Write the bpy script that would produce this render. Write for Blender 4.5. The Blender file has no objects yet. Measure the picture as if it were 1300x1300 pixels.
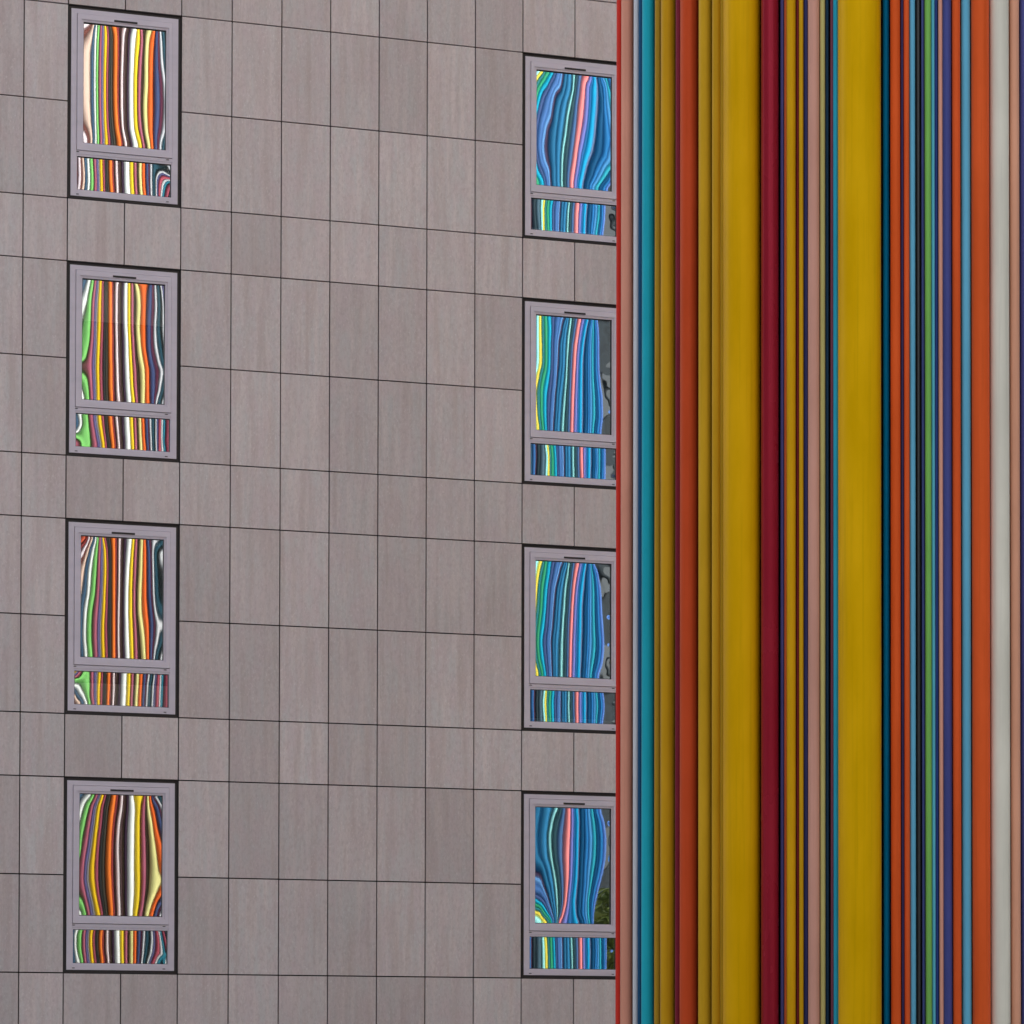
# Bowed glazing: for every pane, rows of (mirrored stripe coordinate, position along the pane) that
# say how the bent glass stretches what it mirrors.  (origin x, origin y, zoom) + rows.
UP, LO = 7.2222, 9.6296
PANES = {
 ('L',3,'u'): (100,20,UP,[
  (100,"100,50 120,110 158,140 190,152 220,165 260,188 302,208 372,243 404,262 445,285 490,325 520,362 562,435 602,460 688,515 747,548 795,575 854,655 894,693 934,715 962,738 980,748 1008,775 1030,800"),
  (200,"132,50 145,95 160,122 190,138 220,158 260,180 302,205 330,220 372,250 404,272 445,302 490,343 520,368 562,412 602,440 688,498 747,548 795,582 854,630 894,678 934,715 962,736 980,757 1008,782 1025,800"),
  (400,"154,50 160,85 168,105 190,128 220,152 260,172 302,200 330,215 372,245 404,268 445,300 490,343 520,368 562,402 602,435 688,488 747,530 795,570 854,622 894,665 934,715 962,745 980,768 1008,800"),
  (600,"155,50 160,80 170,107 190,128 220,150 260,168 302,198 330,213 372,240 404,264 445,297 490,340 520,365 562,397 602,430 688,482 747,522 795,562 854,622 894,662 934,722 962,768 980,795"),
  (800,"154,50 160,82 170,107 190,128 220,150 260,170 302,198 330,214 372,240 404,264 445,297 490,342 520,365 562,397 602,430 688,482 747,522 795,558 854,612 894,662 934,725 962,772 975,800"),
  (1000,"145,50 155,85 170,112 190,133 220,155 260,172 302,203 330,217 372,245 404,268 445,305 490,352 520,375 562,403 602,435 688,487 747,528 795,570 854,620 894,665 934,715 962,762 980,792 990,802"),
  (1170,"105,48 130,90 158,118 190,137 220,158 260,178 302,208 330,222 372,255 404,283 445,325 490,380 520,400 562,435 602,465 688,522 747,568 795,600 854,648 894,675 934,710 962,735 980,752 1008,780 1040,800")]),
 ('L',2,'u'): (100,345,UP,[
  (85,"170,35 200,80 228,112 260,132 302,155 330,172 372,202 404,224 445,256 490,287 520,312 562,360 602,390 688,435 747,462 795,490 854,518 882,550 894,595 907,645 934,662 962,690 980,703 1008,730 1044,752 1090,790"),
  (130,"180,35 205,75 232,105 260,128 302,152 330,170 372,200 404,222 445,255 490,293 520,315 562,352 602,385 688,432 747,463 795,495 854,535 880,572 894,595 908,630 934,658 962,690 980,705 1008,735 1044,762 1080,790"),
  (300,"215,40 225,65 260,105 302,135 330,158 372,193 404,222 445,255 490,293 520,315 562,348 602,382 688,430 747,463 795,495 854,553 894,600 934,652 962,693 980,712 1008,740 1044,777 1070,790"),
  (480,"235,40 245,65 260,97 302,130 330,150 372,190 404,218 445,255 490,293 520,315 562,347 602,382 688,432 747,463 795,495 854,545 894,597 934,645 962,682 980,703 1008,735 1044,782"),
  (650,"245,38 260,85 302,122 330,148 372,183 404,213 445,255 490,293 520,318 562,350 602,385 688,440 747,470 795,503 854,555 894,600 934,645 962,685 980,712 1008,750 1035,785"),
  (800,"250,35 265,60 302,108 330,140 372,177 404,208 445,255 490,293 520,318 562,352 602,388 688,442 747,477 795,510 854,575 894,620 934,662 962,715 980,740 1008,775 1020,790"),
  (880,"284,35 290,75 302,104 330,137 372,175 404,207 445,253 490,297 520,322 562,355 602,390 688,445 747,482 795,518 854,590 894,632 934,680 962,738 980,768 1000,790"),
  (1050,"245,35 260,70 302,113 330,142 372,178 404,210 445,253 490,298 520,322 562,360 602,395 688,453 747,490 795,525 854,595 894,632 934,682 962,725 980,745 1008,775 1020,790"),
  (1180,"222,38 260,85 302,122 330,145 372,180 404,215 445,258 490,305 520,325 562,370 602,405 688,462 747,505 795,535 854,590 894,635 934,680 962,700 980,713 1008,740 1044,770 1080,790")]),
 ('L',1,'u'): (100,670,UP,[
  (110,"20,28 40,55 112,98 136,112 158,125 190,142 220,158 260,175 302,197 330,210 372,222 404,243 445,275 490,320 520,345 562,378 602,403 688,470 747,503 795,530 854,580 894,605 934,635 962,662 975,690 985,725 1000,760 1010,778"),
  (220,"90,25 112,50 136,70 158,88 190,108 220,132 260,165 302,193 330,212 372,240 404,262 445,290 490,322 520,347 562,375 602,400 688,460 747,492 795,525 854,575 894,607 934,645 962,668 980,682 1008,705 1030,735 1044,760 1046,778"),
  (400,"150,25 158,40 190,72 220,105 260,152 302,187 330,210 372,243 404,268 445,292 490,322 520,347 562,373 602,398 688,445 747,483 795,518 854,570 894,607 934,648 962,670 980,685 1008,712 1025,745 1030,778"),
  (600,"165,22 175,35 190,60 220,90 260,138 302,178 330,205 372,235 404,262 445,290 490,322 520,345 562,370 602,395 688,437 747,478 795,512 854,560 894,607 934,650 962,675 980,690 1008,720 1022,750 1025,778"),
  (750,"180,22 190,32 220,68 260,112 302,165 330,195 372,230 404,258 445,290 490,322 520,343 562,367 602,393 688,435 747,477 795,513 854,560 894,615 934,662 962,687 980,705 1000,740 1008,778"),
  (880,"188,22 205,42 220,58 260,102 302,155 330,187 372,222 404,253 445,288 490,322 520,343 562,365 602,393 688,438 747,480 795,520 854,575 894,628 934,672 962,705 977,732 980,755 980,778"),
  (1000,"190,22 220,55 260,100 302,153 330,185 372,220 404,255 445,288 490,322 520,343 562,365 602,393 688,440 747,485 795,525 854,590 894,633 934,668 962,697 980,725 1000,750 1010,778"),
  (1180,"190,35 220,68 260,112 302,160 330,190 372,225 404,260 445,290 490,322 520,345 562,368 602,395 688,448 747,490 795,530 854,602 894,635 934,662 962,680 980,693 1008,715 1044,760 1060,778")]),
 ('L',0,'u'): (95,1000,UP,[
  (75,"190,60 205,110 220,140 260,172 302,205 330,225 372,255 404,283 445,318 490,362 520,395 562,435 602,465 688,520 730,548 747,590 765,628 795,645 854,668 894,690 920,705 970,730 980,745 1008,775 1030,805"),
  (180,"210,50 220,68 260,120 302,158 330,185 372,222 404,255 445,295 490,348 520,383 562,428 602,460 688,525 747,583 795,635 854,675 894,710 934,755 962,785 975,800"),
  (350,"235,48 260,78 302,128 330,160 372,200 404,238 445,280 490,328 520,362 562,403 602,442 688,520 747,577 795,632 854,700 894,740 920,775 940,803"),
  (550,"260,50 280,65 302,98 330,133 372,178 404,215 445,262 490,318 520,350 562,393 602,437 688,517 747,577 795,638 840,700 854,722 880,760 894,785 900,803"),
  (750,"290,50 302,72 330,102 372,160 404,205 445,255 490,315 520,348 562,398 602,440 688,515 747,578 795,640 840,705 854,740 872,775 885,803"),
  (840,"292,50 302,68 330,98 372,162 404,205 445,257 490,320 520,350 562,400 602,442 688,515 747,580 795,640 840,700 854,745 862,785 872,803"),
  (950,"285,50 302,82 330,115 372,175 404,215 445,262 490,325 520,355 562,402 602,442 688,515 747,578 795,635 840,690 854,725 875,765 894,792 900,805"),
  (1080,"250,48 260,70 302,112 330,145 372,200 404,238 445,280 490,335 520,362 562,408 602,445 688,510 747,568 795,622 840,660 854,682 894,730 934,765 955,800"),
  (1165,"215,45 260,95 302,130 330,158 372,220 404,252 445,288 490,340 520,365 562,410 602,450 688,508 747,555 795,605 854,660 894,705 934,738 962,765 980,785 1000,805")]),
 ('L',3,'l'): (90,190,LO,[
  (120,"112,95 136,122 158,140 190,180 220,210 260,250 302,292 330,325 372,368 404,402 445,435 490,488 520,515 562,560 602,600 688,685 747,745 795,793 854,855 894,893 934,935 962,965 980,985 1008,1020 1014,1060 1016,1110 1022,1150 1044,1185 1070,1235"),
  (180,"112,105 136,130 158,148 190,183 220,213 260,255 302,296 372,370 404,404 490,488 562,562 688,687 747,747 795,794 854,853 894,893 934,936 962,965 980,985 1006,1030 1013,1070 1016,1110 1020,1170 1044,1215 1050,1235"),
  (240,"112,108 136,134 158,154 190,186 220,217 260,259 302,300 372,371 404,406 490,489 562,564 688,688 747,748 795,795 854,852 894,893 934,937 962,965 980,985 1006,1022 1024,1055 1044,1095 1050,1120 1036,1170 1020,1235"),
  (300,"112,110 136,138 158,158 190,188 220,220 260,262 302,303 372,372 404,407 490,490 562,565 688,688 747,748 795,795 854,852 894,893 934,937 962,965 980,985 1008,1020 1044,1055 1063,1078 1090,1120 1098,1170 1085,1235"),
  (350,"112,112 136,140 158,160 190,190 220,221 260,264 302,305 372,374 404,408 490,491 562,567 688,689 747,750 795,797 854,855 894,895 934,939 980,985 1008,1022 1044,1045 1063,1065 1095,1100 1121,1150 1143,1195 1150,1235"),
  (420,"112,110 136,138 158,160 190,190 220,222 260,265 302,307 372,375 404,410 490,493 562,570 688,690 747,752 795,798 854,857 894,897 934,942 980,985 1008,1025 1044,1043 1063,1062 1095,1090 1121,1125 1143,1150 1190,1205 1215,1235"),
  (540,"112,97 136,125 158,145 190,186 220,213 260,260 302,302 372,378 404,410 490,503 562,573 688,697 747,760 795,807 854,867 894,910 934,947 980,990 1008,1020 1044,1048 1063,1065 1095,1085 1121,1110 1143,1130 1190,1175 1235,1205 1262,1218 1290,1238")]),
 ('L',2,'l'): (90,515,LO,[
  (130,"200,70 215,95 228,125 250,150 260,190 290,225 302,250 330,290 372,350 404,393 445,430 490,487 520,515 562,560 602,605 688,685 747,742 795,790 854,845 894,885 934,927 962,955 980,975 1008,1010 1044,1045 1063,1062 1095,1095 1121,1121 1143,1145 1190,1195 1205,1215"),
  (250,"185,65 195,90 220,120 240,150 260,195 285,235 302,260 330,300 372,360 404,403 445,440 490,495 520,525 562,572 602,610 688,693 747,748 795,793 854,848 894,890 934,932 962,960 980,978 1008,1010 1044,1045 1063,1062 1095,1092 1121,1117 1143,1145 1190,1195 1205,1215"),
  (340,"205,65 225,95 240,120 255,160 262,205 285,245 302,275 330,315 372,375 404,413 445,450 490,502 562,580 602,615 688,697 747,752 795,797 854,852 894,893 934,935 980,982 1008,1010 1044,1045 1095,1090 1121,1116 1143,1143 1190,1190 1205,1215"),
  (380,"240,65 247,110 255,160 262,210 285,248 302,280 372,380 404,418 445,455 490,507 562,583 688,700 747,755 795,798 854,854 894,895 980,984 1044,1045 1095,1090 1121,1117 1190,1190 1205,1215"),
  (490,"300,68 280,112 262,150 258,200 275,245 302,300 330,345 372,400 404,432 445,475 490,518 562,592 602,625 688,703 747,760 795,800 854,860 894,905 934,945 980,985 1008,1015 1044,1048 1095,1088 1121,1125 1143,1150 1190,1195 1205,1215")]),
 ('L',1,'l'): (90,840,LO,[
  (130,"372,65 330,90 302,120 275,150 260,195 270,225 302,262 330,305 372,352 404,388 445,420 490,468 520,495 562,527 602,570 688,655 747,715 795,760 854,818 894,865 934,905 962,940 980,958 1008,990 1044,1025 1063,1045 1095,1078 1121,1102 1143,1122 1190,1180 1205,1205"),
  (200,"310,55 285,95 262,140 255,180 265,220 302,260 330,300 372,350 404,385 490,465 562,525 602,568 688,652 747,713 795,758 854,815 894,862 934,903 980,950 1008,985 1044,1018 1095,1073 1121,1100 1143,1120 1190,1178 1205,1205"),
  (250,"258,50 252,90 250,130 255,180 268,225 302,262 330,300 372,345 404,382 490,463 562,525 688,650 747,712 795,757 854,812 894,858 980,942 1044,1013 1095,1070 1121,1098 1143,1118 1190,1178 1205,1205"),
  (320,"218,50 222,85 238,130 252,180 268,225 302,262 330,298 372,340 404,380 490,462 562,527 688,648 747,710 795,753 854,808 894,855 980,938 1044,1007 1095,1065 1121,1095 1143,1115 1190,1175 1205,1205"),
  (420,"170,50 190,75 220,145 240,180 260,212 285,240 302,265 330,297 372,337 404,378 490,458 562,522 688,645 747,705 795,748 854,802 894,850 980,933 1044,1003 1095,1062 1121,1090 1143,1112 1190,1175 1205,1205"),
  (520,"140,55 158,100 190,145 220,190 240,212 260,230 285,255 302,275 330,300 372,337 404,375 490,455 562,517 688,640 747,702 795,745 854,798 894,847 980,927 1044,998 1095,1058 1121,1088 1143,1107 1190,1175 1205,1205")]),
 ('L',0,'l'): (85,1165,LO,[
  (150,"190,85 220,125 240,150 260,175 302,220 330,255 372,305 404,345 445,378 490,428 520,452 562,497 602,535 688,615 747,675 795,732 854,793 894,838 934,885 962,925 980,950 1008,985 1044,1042 1063,1065 1095,1100 1121,1125 1143,1148 1190,1175 1235,1200 1290,1235"),
  (250,"190,75 220,102 260,162 302,208 330,243 372,292 404,332 445,370 490,415 520,447 562,497 602,535 688,617 747,675 795,728 854,793 894,838 934,883 962,920 980,945 1008,985 1044,1048 1063,1070 1095,1118 1121,1143 1143,1165 1190,1200 1235,1225 1250,1240"),
  (350,"188,75 220,102 260,160 302,208 330,243 372,292 404,335 445,370 490,415 520,447 562,497 602,535 688,620 747,675 795,728 854,793 894,837 934,880 962,915 980,938 1008,975 1044,1042 1063,1068 1095,1120 1121,1157 1143,1185 1190,1220 1205,1240"),
  (430,"185,75 220,112 260,168 302,213 330,250 372,300 404,342 445,375 490,422 520,450 562,502 602,538 688,622 747,677 795,728 854,792 894,835 934,878 962,912 980,932 1008,968 1044,1030 1063,1058 1095,1110 1121,1165 1143,1190 1150,1215 1143,1240"),
  (490,"185,75 220,125 260,178 302,220 330,255 372,305 404,347 490,428 562,507 602,540 688,622 747,678 795,728 854,792 894,835 934,875 962,905 980,925 1008,955 1044,1010 1063,1035 1095,1080 1121,1115 1143,1150 1150,1185 1121,1215 1100,1240"),
  (555,"187,75 220,145 260,190 302,227 330,265 372,313 404,355 490,432 562,512 602,545 688,625 747,680 795,730 854,793 894,832 934,870 962,900 980,918 1008,945 1044,992 1063,1012 1095,1055 1121,1088 1143,1120 1160,1160 1143,1185 1121,1205 1095,1235")]),
 ('R',3,'u'): (670,75,UP,[
  (150,"235,95 271,140 298,160 325,195 357,232 388,255 415,285 440,318 457,330 520,385 558,432 612,480 652,545 694,580 748,615 800,650 872,690 902,720 950,750 990,778"),
  (250,"285,95 325,140 357,185 388,215 415,255 440,303 457,318 485,340 520,380 558,425 585,440 612,470 652,512 694,550 748,612 772,645 800,665 842,700 872,722 902,745 925,778"),
  (400,"340,95 357,110 388,150 415,195 440,235 457,255 485,295 520,345 558,398 585,420 612,450 652,500 694,545 748,608 772,645 800,680 842,705 872,735 902,775"),
  (550,"375,95 388,110 415,160 440,212 457,232 485,270 520,320 558,372 585,400 612,440 652,485 694,535 748,595 772,635 800,665 842,720 872,755 885,778"),
  (700,"395,95 415,125 440,165 457,195 485,250 520,300 558,355 585,380 612,425 652,465 694,510 748,580 772,622 800,655 842,728 865,778"),
  (830,"400,95 415,112 440,150 457,190 485,242 520,290 558,335 585,365 612,410 652,447 694,485 748,560 772,600 800,640 842,715 870,750 880,778"),
  (950,"385,95 415,125 440,165 457,200 485,245 520,285 558,325 585,355 612,395 652,432 694,470 748,525 772,560 800,600 842,660 872,700 890,735 902,775"),
  (1050,"365,95 388,130 415,165 440,200 457,215 485,250 520,285 558,322 612,380 652,418 694,455 748,505 772,535 800,575 842,620 872,655 902,700 925,735 975,775"),
  (1150,"330,100 357,140 388,165 415,185 440,205 457,218 485,250 520,285 558,320 612,375 652,408 694,440 748,485 800,545 842,575 872,600 902,640 925,670 950,700 975,725 990,740 1020,775")]),
 ('R',2,'u'): (670,385,UP,[
  (130,"245,95 271,120 298,145 325,170 357,205 388,245 415,290 440,335 457,348 520,370 558,403 612,450 652,480 694,515 748,550 800,575 872,595 925,610 975,630 990,640 1020,680 1100,770"),
  (250,"248,97 271,120 298,145 325,175 357,212 388,240 415,272 440,303 457,315 520,350 558,390 612,432 652,460 694,490 748,525 800,555 872,580 902,602 950,625 975,645 990,655 1020,690 1100,770"),
  (400,"247,95 271,122 298,148 325,175 357,205 388,230 415,255 440,278 457,290 520,335 558,375 612,410 652,440 694,470 748,503 800,540 872,575 902,600 950,628 975,650 990,660 1100,770"),
  (560,"248,95 271,122 298,148 325,173 357,202 388,228 415,250 440,270 457,285 520,330 558,365 612,400 652,430 694,458 748,492 800,535 872,575 902,600 950,630 975,652 990,660 1100,770"),
  (700,"262,85 271,97 298,120 325,150 357,188 388,222 415,245 440,262 457,272 520,318 558,358 612,395 652,422 694,452 748,490 800,535 872,575 902,603 950,640 975,662 990,672 1100,770"),
  (850,"285,88 298,105 325,130 357,165 388,205 415,230 440,247 457,258 520,300 558,348 612,388 652,415 694,447 748,488 800,535 872,580 902,612 950,655 975,682 990,692 1100,770"),
  (1000,"278,85 298,105 325,130 357,162 388,195 415,220 440,237 457,250 520,290 558,337 612,385 652,410 694,445 748,488 800,535 872,580 902,615 950,660 975,685 990,695 1100,770"),
  (1150,"262,85 271,97 298,120 325,142 357,168 388,195 415,213 440,227 457,240 520,280 558,328 612,380 652,407 694,440 748,487 800,530 872,575 902,602 950,645 975,670 990,680 1100,770")]),
 ('R',1,'u'): (670,695,UP,[
  (140,"245,88 271,128 298,150 325,172 357,208 388,245 415,280 440,318 457,330 520,355 558,383 612,425 652,460 694,490 748,530 800,555 872,575 925,590 975,605 990,615 1020,660 1100,765"),
  (250,"255,82 271,102 298,128 325,158 357,195 388,225 415,255 440,283 457,295 520,330 558,370 612,410 652,438 694,470 748,512 800,545 872,575 902,597 950,625 975,645 990,655 1100,765"),
  (400,"268,78 298,108 325,135 357,172 388,200 415,225 440,248 457,262 520,305 558,350 612,395 652,420 694,450 748,495 800,540 872,575 902,607 950,640 975,668 990,680 1100,765"),
  (560,"280,78 298,100 325,125 357,160 388,190 415,212 440,232 457,248 520,290 558,340 612,385 652,408 694,440 748,485 800,530 872,575 902,608 950,648 975,675 990,688 1100,765"),
  (720,"295,78 325,108 357,145 388,178 415,202 440,222 457,235 520,280 558,328 612,375 652,402 694,433 748,482 800,530 872,575 902,612 950,655 975,688 990,700 1100,765"),
  (880,"308,78 325,95 357,125 388,160 415,188 440,208 457,220 520,265 558,322 612,372 652,395 694,428 748,478 800,525 872,575 902,617 950,665 975,695 990,708 1100,765"),
  (1020,"295,78 325,103 357,138 388,170 415,195 440,212 457,225 520,262 558,320 612,370 652,392 694,427 748,475 800,520 872,565 902,605 950,655 975,685 990,698 1100,765"),
  (1160,"262,78 271,90 298,115 325,135 357,160 388,185 415,202 440,217 457,228 520,262 558,317 612,367 652,390 694,422 748,470 800,510 872,555 902,582 950,620 975,645 990,660 1100,765")]),
 ('R',0,'u'): (670,1010,UP,[
  (130,"480,85 500,130 520,190 542,240 558,275 585,305 612,335 652,380 694,410 748,453 800,500 872,560 902,595 950,635 975,665 990,680 1100,768"),
  (250,"490,85 505,130 520,170 542,205 558,230 585,270 612,320 652,378 694,412 748,460 800,500 872,570 902,612 950,665 975,700 990,712 1100,768"),
  (400,"495,85 510,130 520,155 542,185 558,210 585,250 612,305 652,372 694,407 748,458 800,500 872,580 902,622 950,680 975,715 990,728 1100,768"),
  (550,"490,85 505,130 520,160 542,195 558,220 585,255 612,305 652,365 694,405 748,455 800,495 872,575 902,617 950,675 975,710 990,722 1100,768"),
  (700,"460,85 462,110 485,150 520,200 542,225 558,245 585,280 612,315 652,365 694,400 748,450 800,490 872,560 902,598 950,655 975,685 990,697 1100,768"),
  (780,"435,85 438,110 457,140 485,170 520,215 542,238 558,258 585,290 612,320 652,362 694,395 748,445 800,488 872,555 902,585 950,635 975,665 990,675 1100,768"),
  (880,"412,85 415,110 440,155 457,172 485,200 520,230 542,250 558,270 585,298 612,322 652,355 694,385 748,435 800,480 872,545 902,570 950,612 975,640 990,650 1100,768"),
  (980,"355,90 365,110 388,150 415,175 440,190 457,202 485,220 520,242 542,258 558,275 585,300 612,320 652,345 694,375 748,425 800,475 872,535 902,558 950,595 975,618 990,630 1100,768"),
  (1080,"270,85 272,105 300,130 325,150 357,180 388,200 415,212 440,222 485,240 520,255 558,275 585,293 612,305 652,322 694,360 748,432 800,470 872,535 902,560 950,590 975,605 990,612 1100,768"),
  (1150,"245,90 255,130 271,165 298,195 325,210 357,225 415,235 485,250 558,270 612,280 652,290 694,340 748,450 800,500 872,545 902,570 950,590 975,600 990,608 1100,768")]),
 ('R',3,'l'): (665,235,LO,[
  (220,"140,105 165,140 205,185 248,232 271,255 298,280 325,310 357,350 388,380 415,415 440,445 457,455 485,480 520,520 558,560 612,615 652,663 694,705 748,755 772,785 800,815 842,850 872,885 902,925 925,940 950,960 975,990 990,1003 1100,1130"),
  (340,"140,105 165,135 205,180 248,225 271,245 298,270 325,298 357,335 388,365 415,405 440,435 457,448 520,505 558,550 612,605 652,653 694,695 748,748 800,805 872,880 902,922 950,960 975,985 990,1000 1100,1130"),
  (550,"140,105 165,150 205,195 248,228 271,245 298,275 325,305 357,335 388,365 415,400 440,430 457,440 520,495 558,543 612,600 652,650 694,685 748,740 800,795 872,855 902,895 950,935 975,965 990,978 1100,1130")]),
 ('R',2,'l'): (665,545,LO,[
  (200,"110,125 138,155 165,180 205,235 248,268 271,292 298,315 325,340 357,382 388,405 415,440 440,482 457,497 520,555 558,612 612,670 652,708 694,745 748,805 800,855 872,900 902,930 950,970 975,990 990,1010 1100,1130"),
  (380,"110,130 138,160 165,185 205,240 248,288 271,308 298,330 325,355 357,395 388,415 415,450 440,488 457,502 520,555 558,612 612,670 652,710 694,745 748,805 800,855 872,905 902,930 950,970 975,990 990,1008 1100,1130"),
  (560,"110,125 138,150 165,175 205,235 248,280 271,308 298,330 325,355 357,400 388,420 415,450 440,488 457,502 520,555 558,617 612,675 652,718 694,745 748,800 800,850 872,890 902,925 950,965 975,990 990,1005 1100,1130")]),
 ('R',1,'l'): (665,860,LO,[
  (160,"110,112 138,140 205,215 248,257 271,275 325,328 357,365 415,425 440,447 457,457 520,510 558,558 612,610 652,655 694,695 748,748 800,795 872,860 902,890 950,935 975,965 990,978 1100,1120"),
  (330,"110,108 138,135 205,205 248,243 271,268 325,320 357,355 415,420 440,445 520,510 558,555 652,652 748,748 800,800 872,870 902,905 950,955 975,982 990,992 1100,1120"),
  (540,"110,115 138,140 205,212 248,258 271,275 325,325 357,360 415,420 440,445 520,510 558,562 652,655 748,748 800,795 872,865 902,890 950,935 975,960 990,975 1100,1120")]),
 ('R',0,'l'): (665,1170,LO,[
  (200,"120,85 165,130 205,190 248,238 271,270 325,335 357,370 388,395 415,425 440,462 457,478 520,540 558,588 612,650 652,698 694,733 748,790 800,845 872,905 902,940 950,985 975,1005 990,1018 1100,1120"),
  (370,"120,85 165,130 205,190 248,245 271,280 325,340 357,378 388,400 415,428 440,467 457,480 520,545 558,595 612,655 652,700 694,735 748,795 800,850 872,910 902,942 950,985 975,1005 990,1018 1100,1120"),
  (560,"120,85 165,130 205,190 248,248 271,283 325,345 357,385 388,405 415,435 440,470 457,482 520,550 558,600 612,655 652,702 694,738 748,792 800,845 872,905 902,942 950,985 975,1000 990,1015 1100,1120")]),
}
import bpy, math, random
import numpy as np
R = math.radians
scene = bpy.context.scene
col = scene.collection
rng = random.Random(7)

# ------------------------------------------------------------------ helpers
def lin(c):
    return tuple((v/255/12.92) if v/255 <= .04045 else ((v/255+.055)/1.055)**2.4 for v in c)

class MB:
    """collects boxes, quads and tubes; build() links them as one mesh object"""
    def __init__(s): s.v = []; s.f = []; s.m = []; s.sm = []
    def box(s, x0, x1, y0, y1, z0, z1, mi=0, skip=()):
        b = len(s.v)
        s.v += [(x0,y0,z0),(x1,y0,z0),(x1,y1,z0),(x0,y1,z0),(x0,y0,z1),(x1,y0,z1),(x1,y1,z1),(x0,y1,z1)]
        F = {'b':(0,3,2,1),'t':(4,5,6,7),'f':(0,1,5,4),'r':(1,2,6,5),'k':(2,3,7,6),'l':(3,0,4,7)}
        for k, q in F.items():
            if k in skip: continue
            s.f.append(tuple(b+i for i in q)); s.m.append(mi); s.sm.append(False)
    def poly(s, pts, mi=0, smooth=False):
        b = len(s.v); s.v += [tuple(p) for p in pts]
        s.f.append(tuple(range(b, b+len(pts)))); s.m.append(mi); s.sm.append(smooth)
    def frame(s, x0, x1, z0, z1, w, y0, y1, mi=0, wb=None, wt=None):
        """rectangular picture-frame: stiles full height, rails butted between them"""
        wb = w if wb is None else wb; wt = w if wt is None else wt
        s.box(x0, x0+w, y0, y1, z0, z1, mi); s.box(x1-w, x1, y0, y1, z0, z1, mi)
        s.box(x0+w, x1-w, y0, y1, z0, z0+wb, mi, skip=('l','r')); s.box(x0+w, x1-w, y0, y1, z1-wt, z1, mi, skip=('l','r'))
    def tube(s, cx, cy, r, z0, z1, n=40, mi=0, ch=.02):
        b = len(s.v)
        zs = [(r-ch*.5, z0),(r, z0+ch),(r, z1-ch),(r-ch*.5, z1)]
        for rr, z in zs:
            for i in range(n):
                a = 2*math.pi*i/n
                s.v.append((cx+rr*math.cos(a), cy+rr*math.sin(a), z))
        for k in range(len(zs)-1):
            for i in range(n):
                j = (i+1) % n
                s.f.append((b+k*n+i, b+k*n+j, b+(k+1)*n+j, b+(k+1)*n+i)); s.m.append(mi); s.sm.append(True)
        s.f.append(tuple(b+i for i in reversed(range(n)))); s.m.append(mi); s.sm.append(False)
        s.f.append(tuple(b+3*n+i for i in range(n))); s.m.append(mi); s.sm.append(False)
    def build(s, name, mats, parent=None, loc=(0,0,0)):
        me = bpy.data.meshes.new(name)
        me.from_pydata(s.v, [], s.f)
        for m in (mats if isinstance(mats, (list, tuple)) else [mats]): me.materials.append(m)
        me.polygons.foreach_set('material_index', s.m)
        me.polygons.foreach_set('use_smooth', s.sm)
        me.update()
        o = bpy.data.objects.new(name, me); col.objects.link(o)
        o.location = loc
        if parent: o.parent = parent
        return o

def tag(o, label=None, cat=None, group=None, kind=None):
    if label: o['label'] = label
    if cat: o['category'] = cat
    if group: o['group'] = group
    if kind: o['kind'] = kind
    return o
def empty(name, loc=(0,0,0)):
    o = bpy.data.objects.new(name, None); col.objects.link(o); o.location = loc; o.empty_display_size = .3
    return o

# ------------------------------------------------------------------ materials
def newmat(name):
    m = bpy.data.materials.new(name); m.use_nodes = True
    nt = m.node_tree; b = nt.nodes['Principled BSDF']
    return m, nt, b
def N(nt, t, **kw):
    n = nt.nodes.new(t)
    for k, v in kw.items():
        if k in n.inputs.keys(): n.inputs[k].default_value = v
        else: setattr(n, k, v)
    return n
def L(nt, a, b): nt.links.new(a, b)
def mixc(nt, fac, a, b, mode='MIX'):
    n = nt.nodes.new('ShaderNodeMix'); n.data_type = 'RGBA'; n.blend_type = mode
    for s, v in ((0, fac), (6, a), (7, b)):
        if hasattr(v, 'is_output'): nt.links.new(v, n.inputs[s])
        else: n.inputs[s].default_value = (*v, 1) if isinstance(v, tuple) and len(v) == 3 else v
    return n.outputs[2]
def ramp(nt, src, p0, p1, c0=(0,0,0,1), c1=(1,1,1,1)):
    r = nt.nodes.new('ShaderNodeValToRGB'); L(nt, src, r.inputs[0])
    r.color_ramp.elements[0].position = p0; r.color_ramp.elements[1].position = p1
    r.color_ramp.elements[0].color = c0; r.color_ramp.elements[1].color = c1
    return r.outputs[0]
def noise(nt, vec, scale, detail=4, rough=.55):
    n = N(nt, 'ShaderNodeTexNoise'); n.inputs['Scale'].default_value = scale
    n.inputs['Detail'].default_value = detail; n.inputs['Roughness'].default_value = rough
    L(nt, vec, n.inputs['Vector']); return n.outputs['Fac']
def mapped(nt, scale, coord='Object', loc=(0,0,0)):
    t = N(nt, 'ShaderNodeTexCoord'); m = N(nt, 'ShaderNodeMapping')
    m.inputs['Scale'].default_value = scale; m.inputs['Location'].default_value = loc
    L(nt, t.outputs[coord], m.inputs['Vector']); return m.outputs['Vector']

def mat_simple(name, c, rough=.5, spec=.5, metal=0.):
    m, nt, b = newmat(name)
    b.inputs['Base Color'].default_value = (*c, 1); b.inputs['Roughness'].default_value = rough
    b.inputs['Specular IOR Level'].default_value = spec; b.inputs['Metallic'].default_value = metal
    return m

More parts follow.
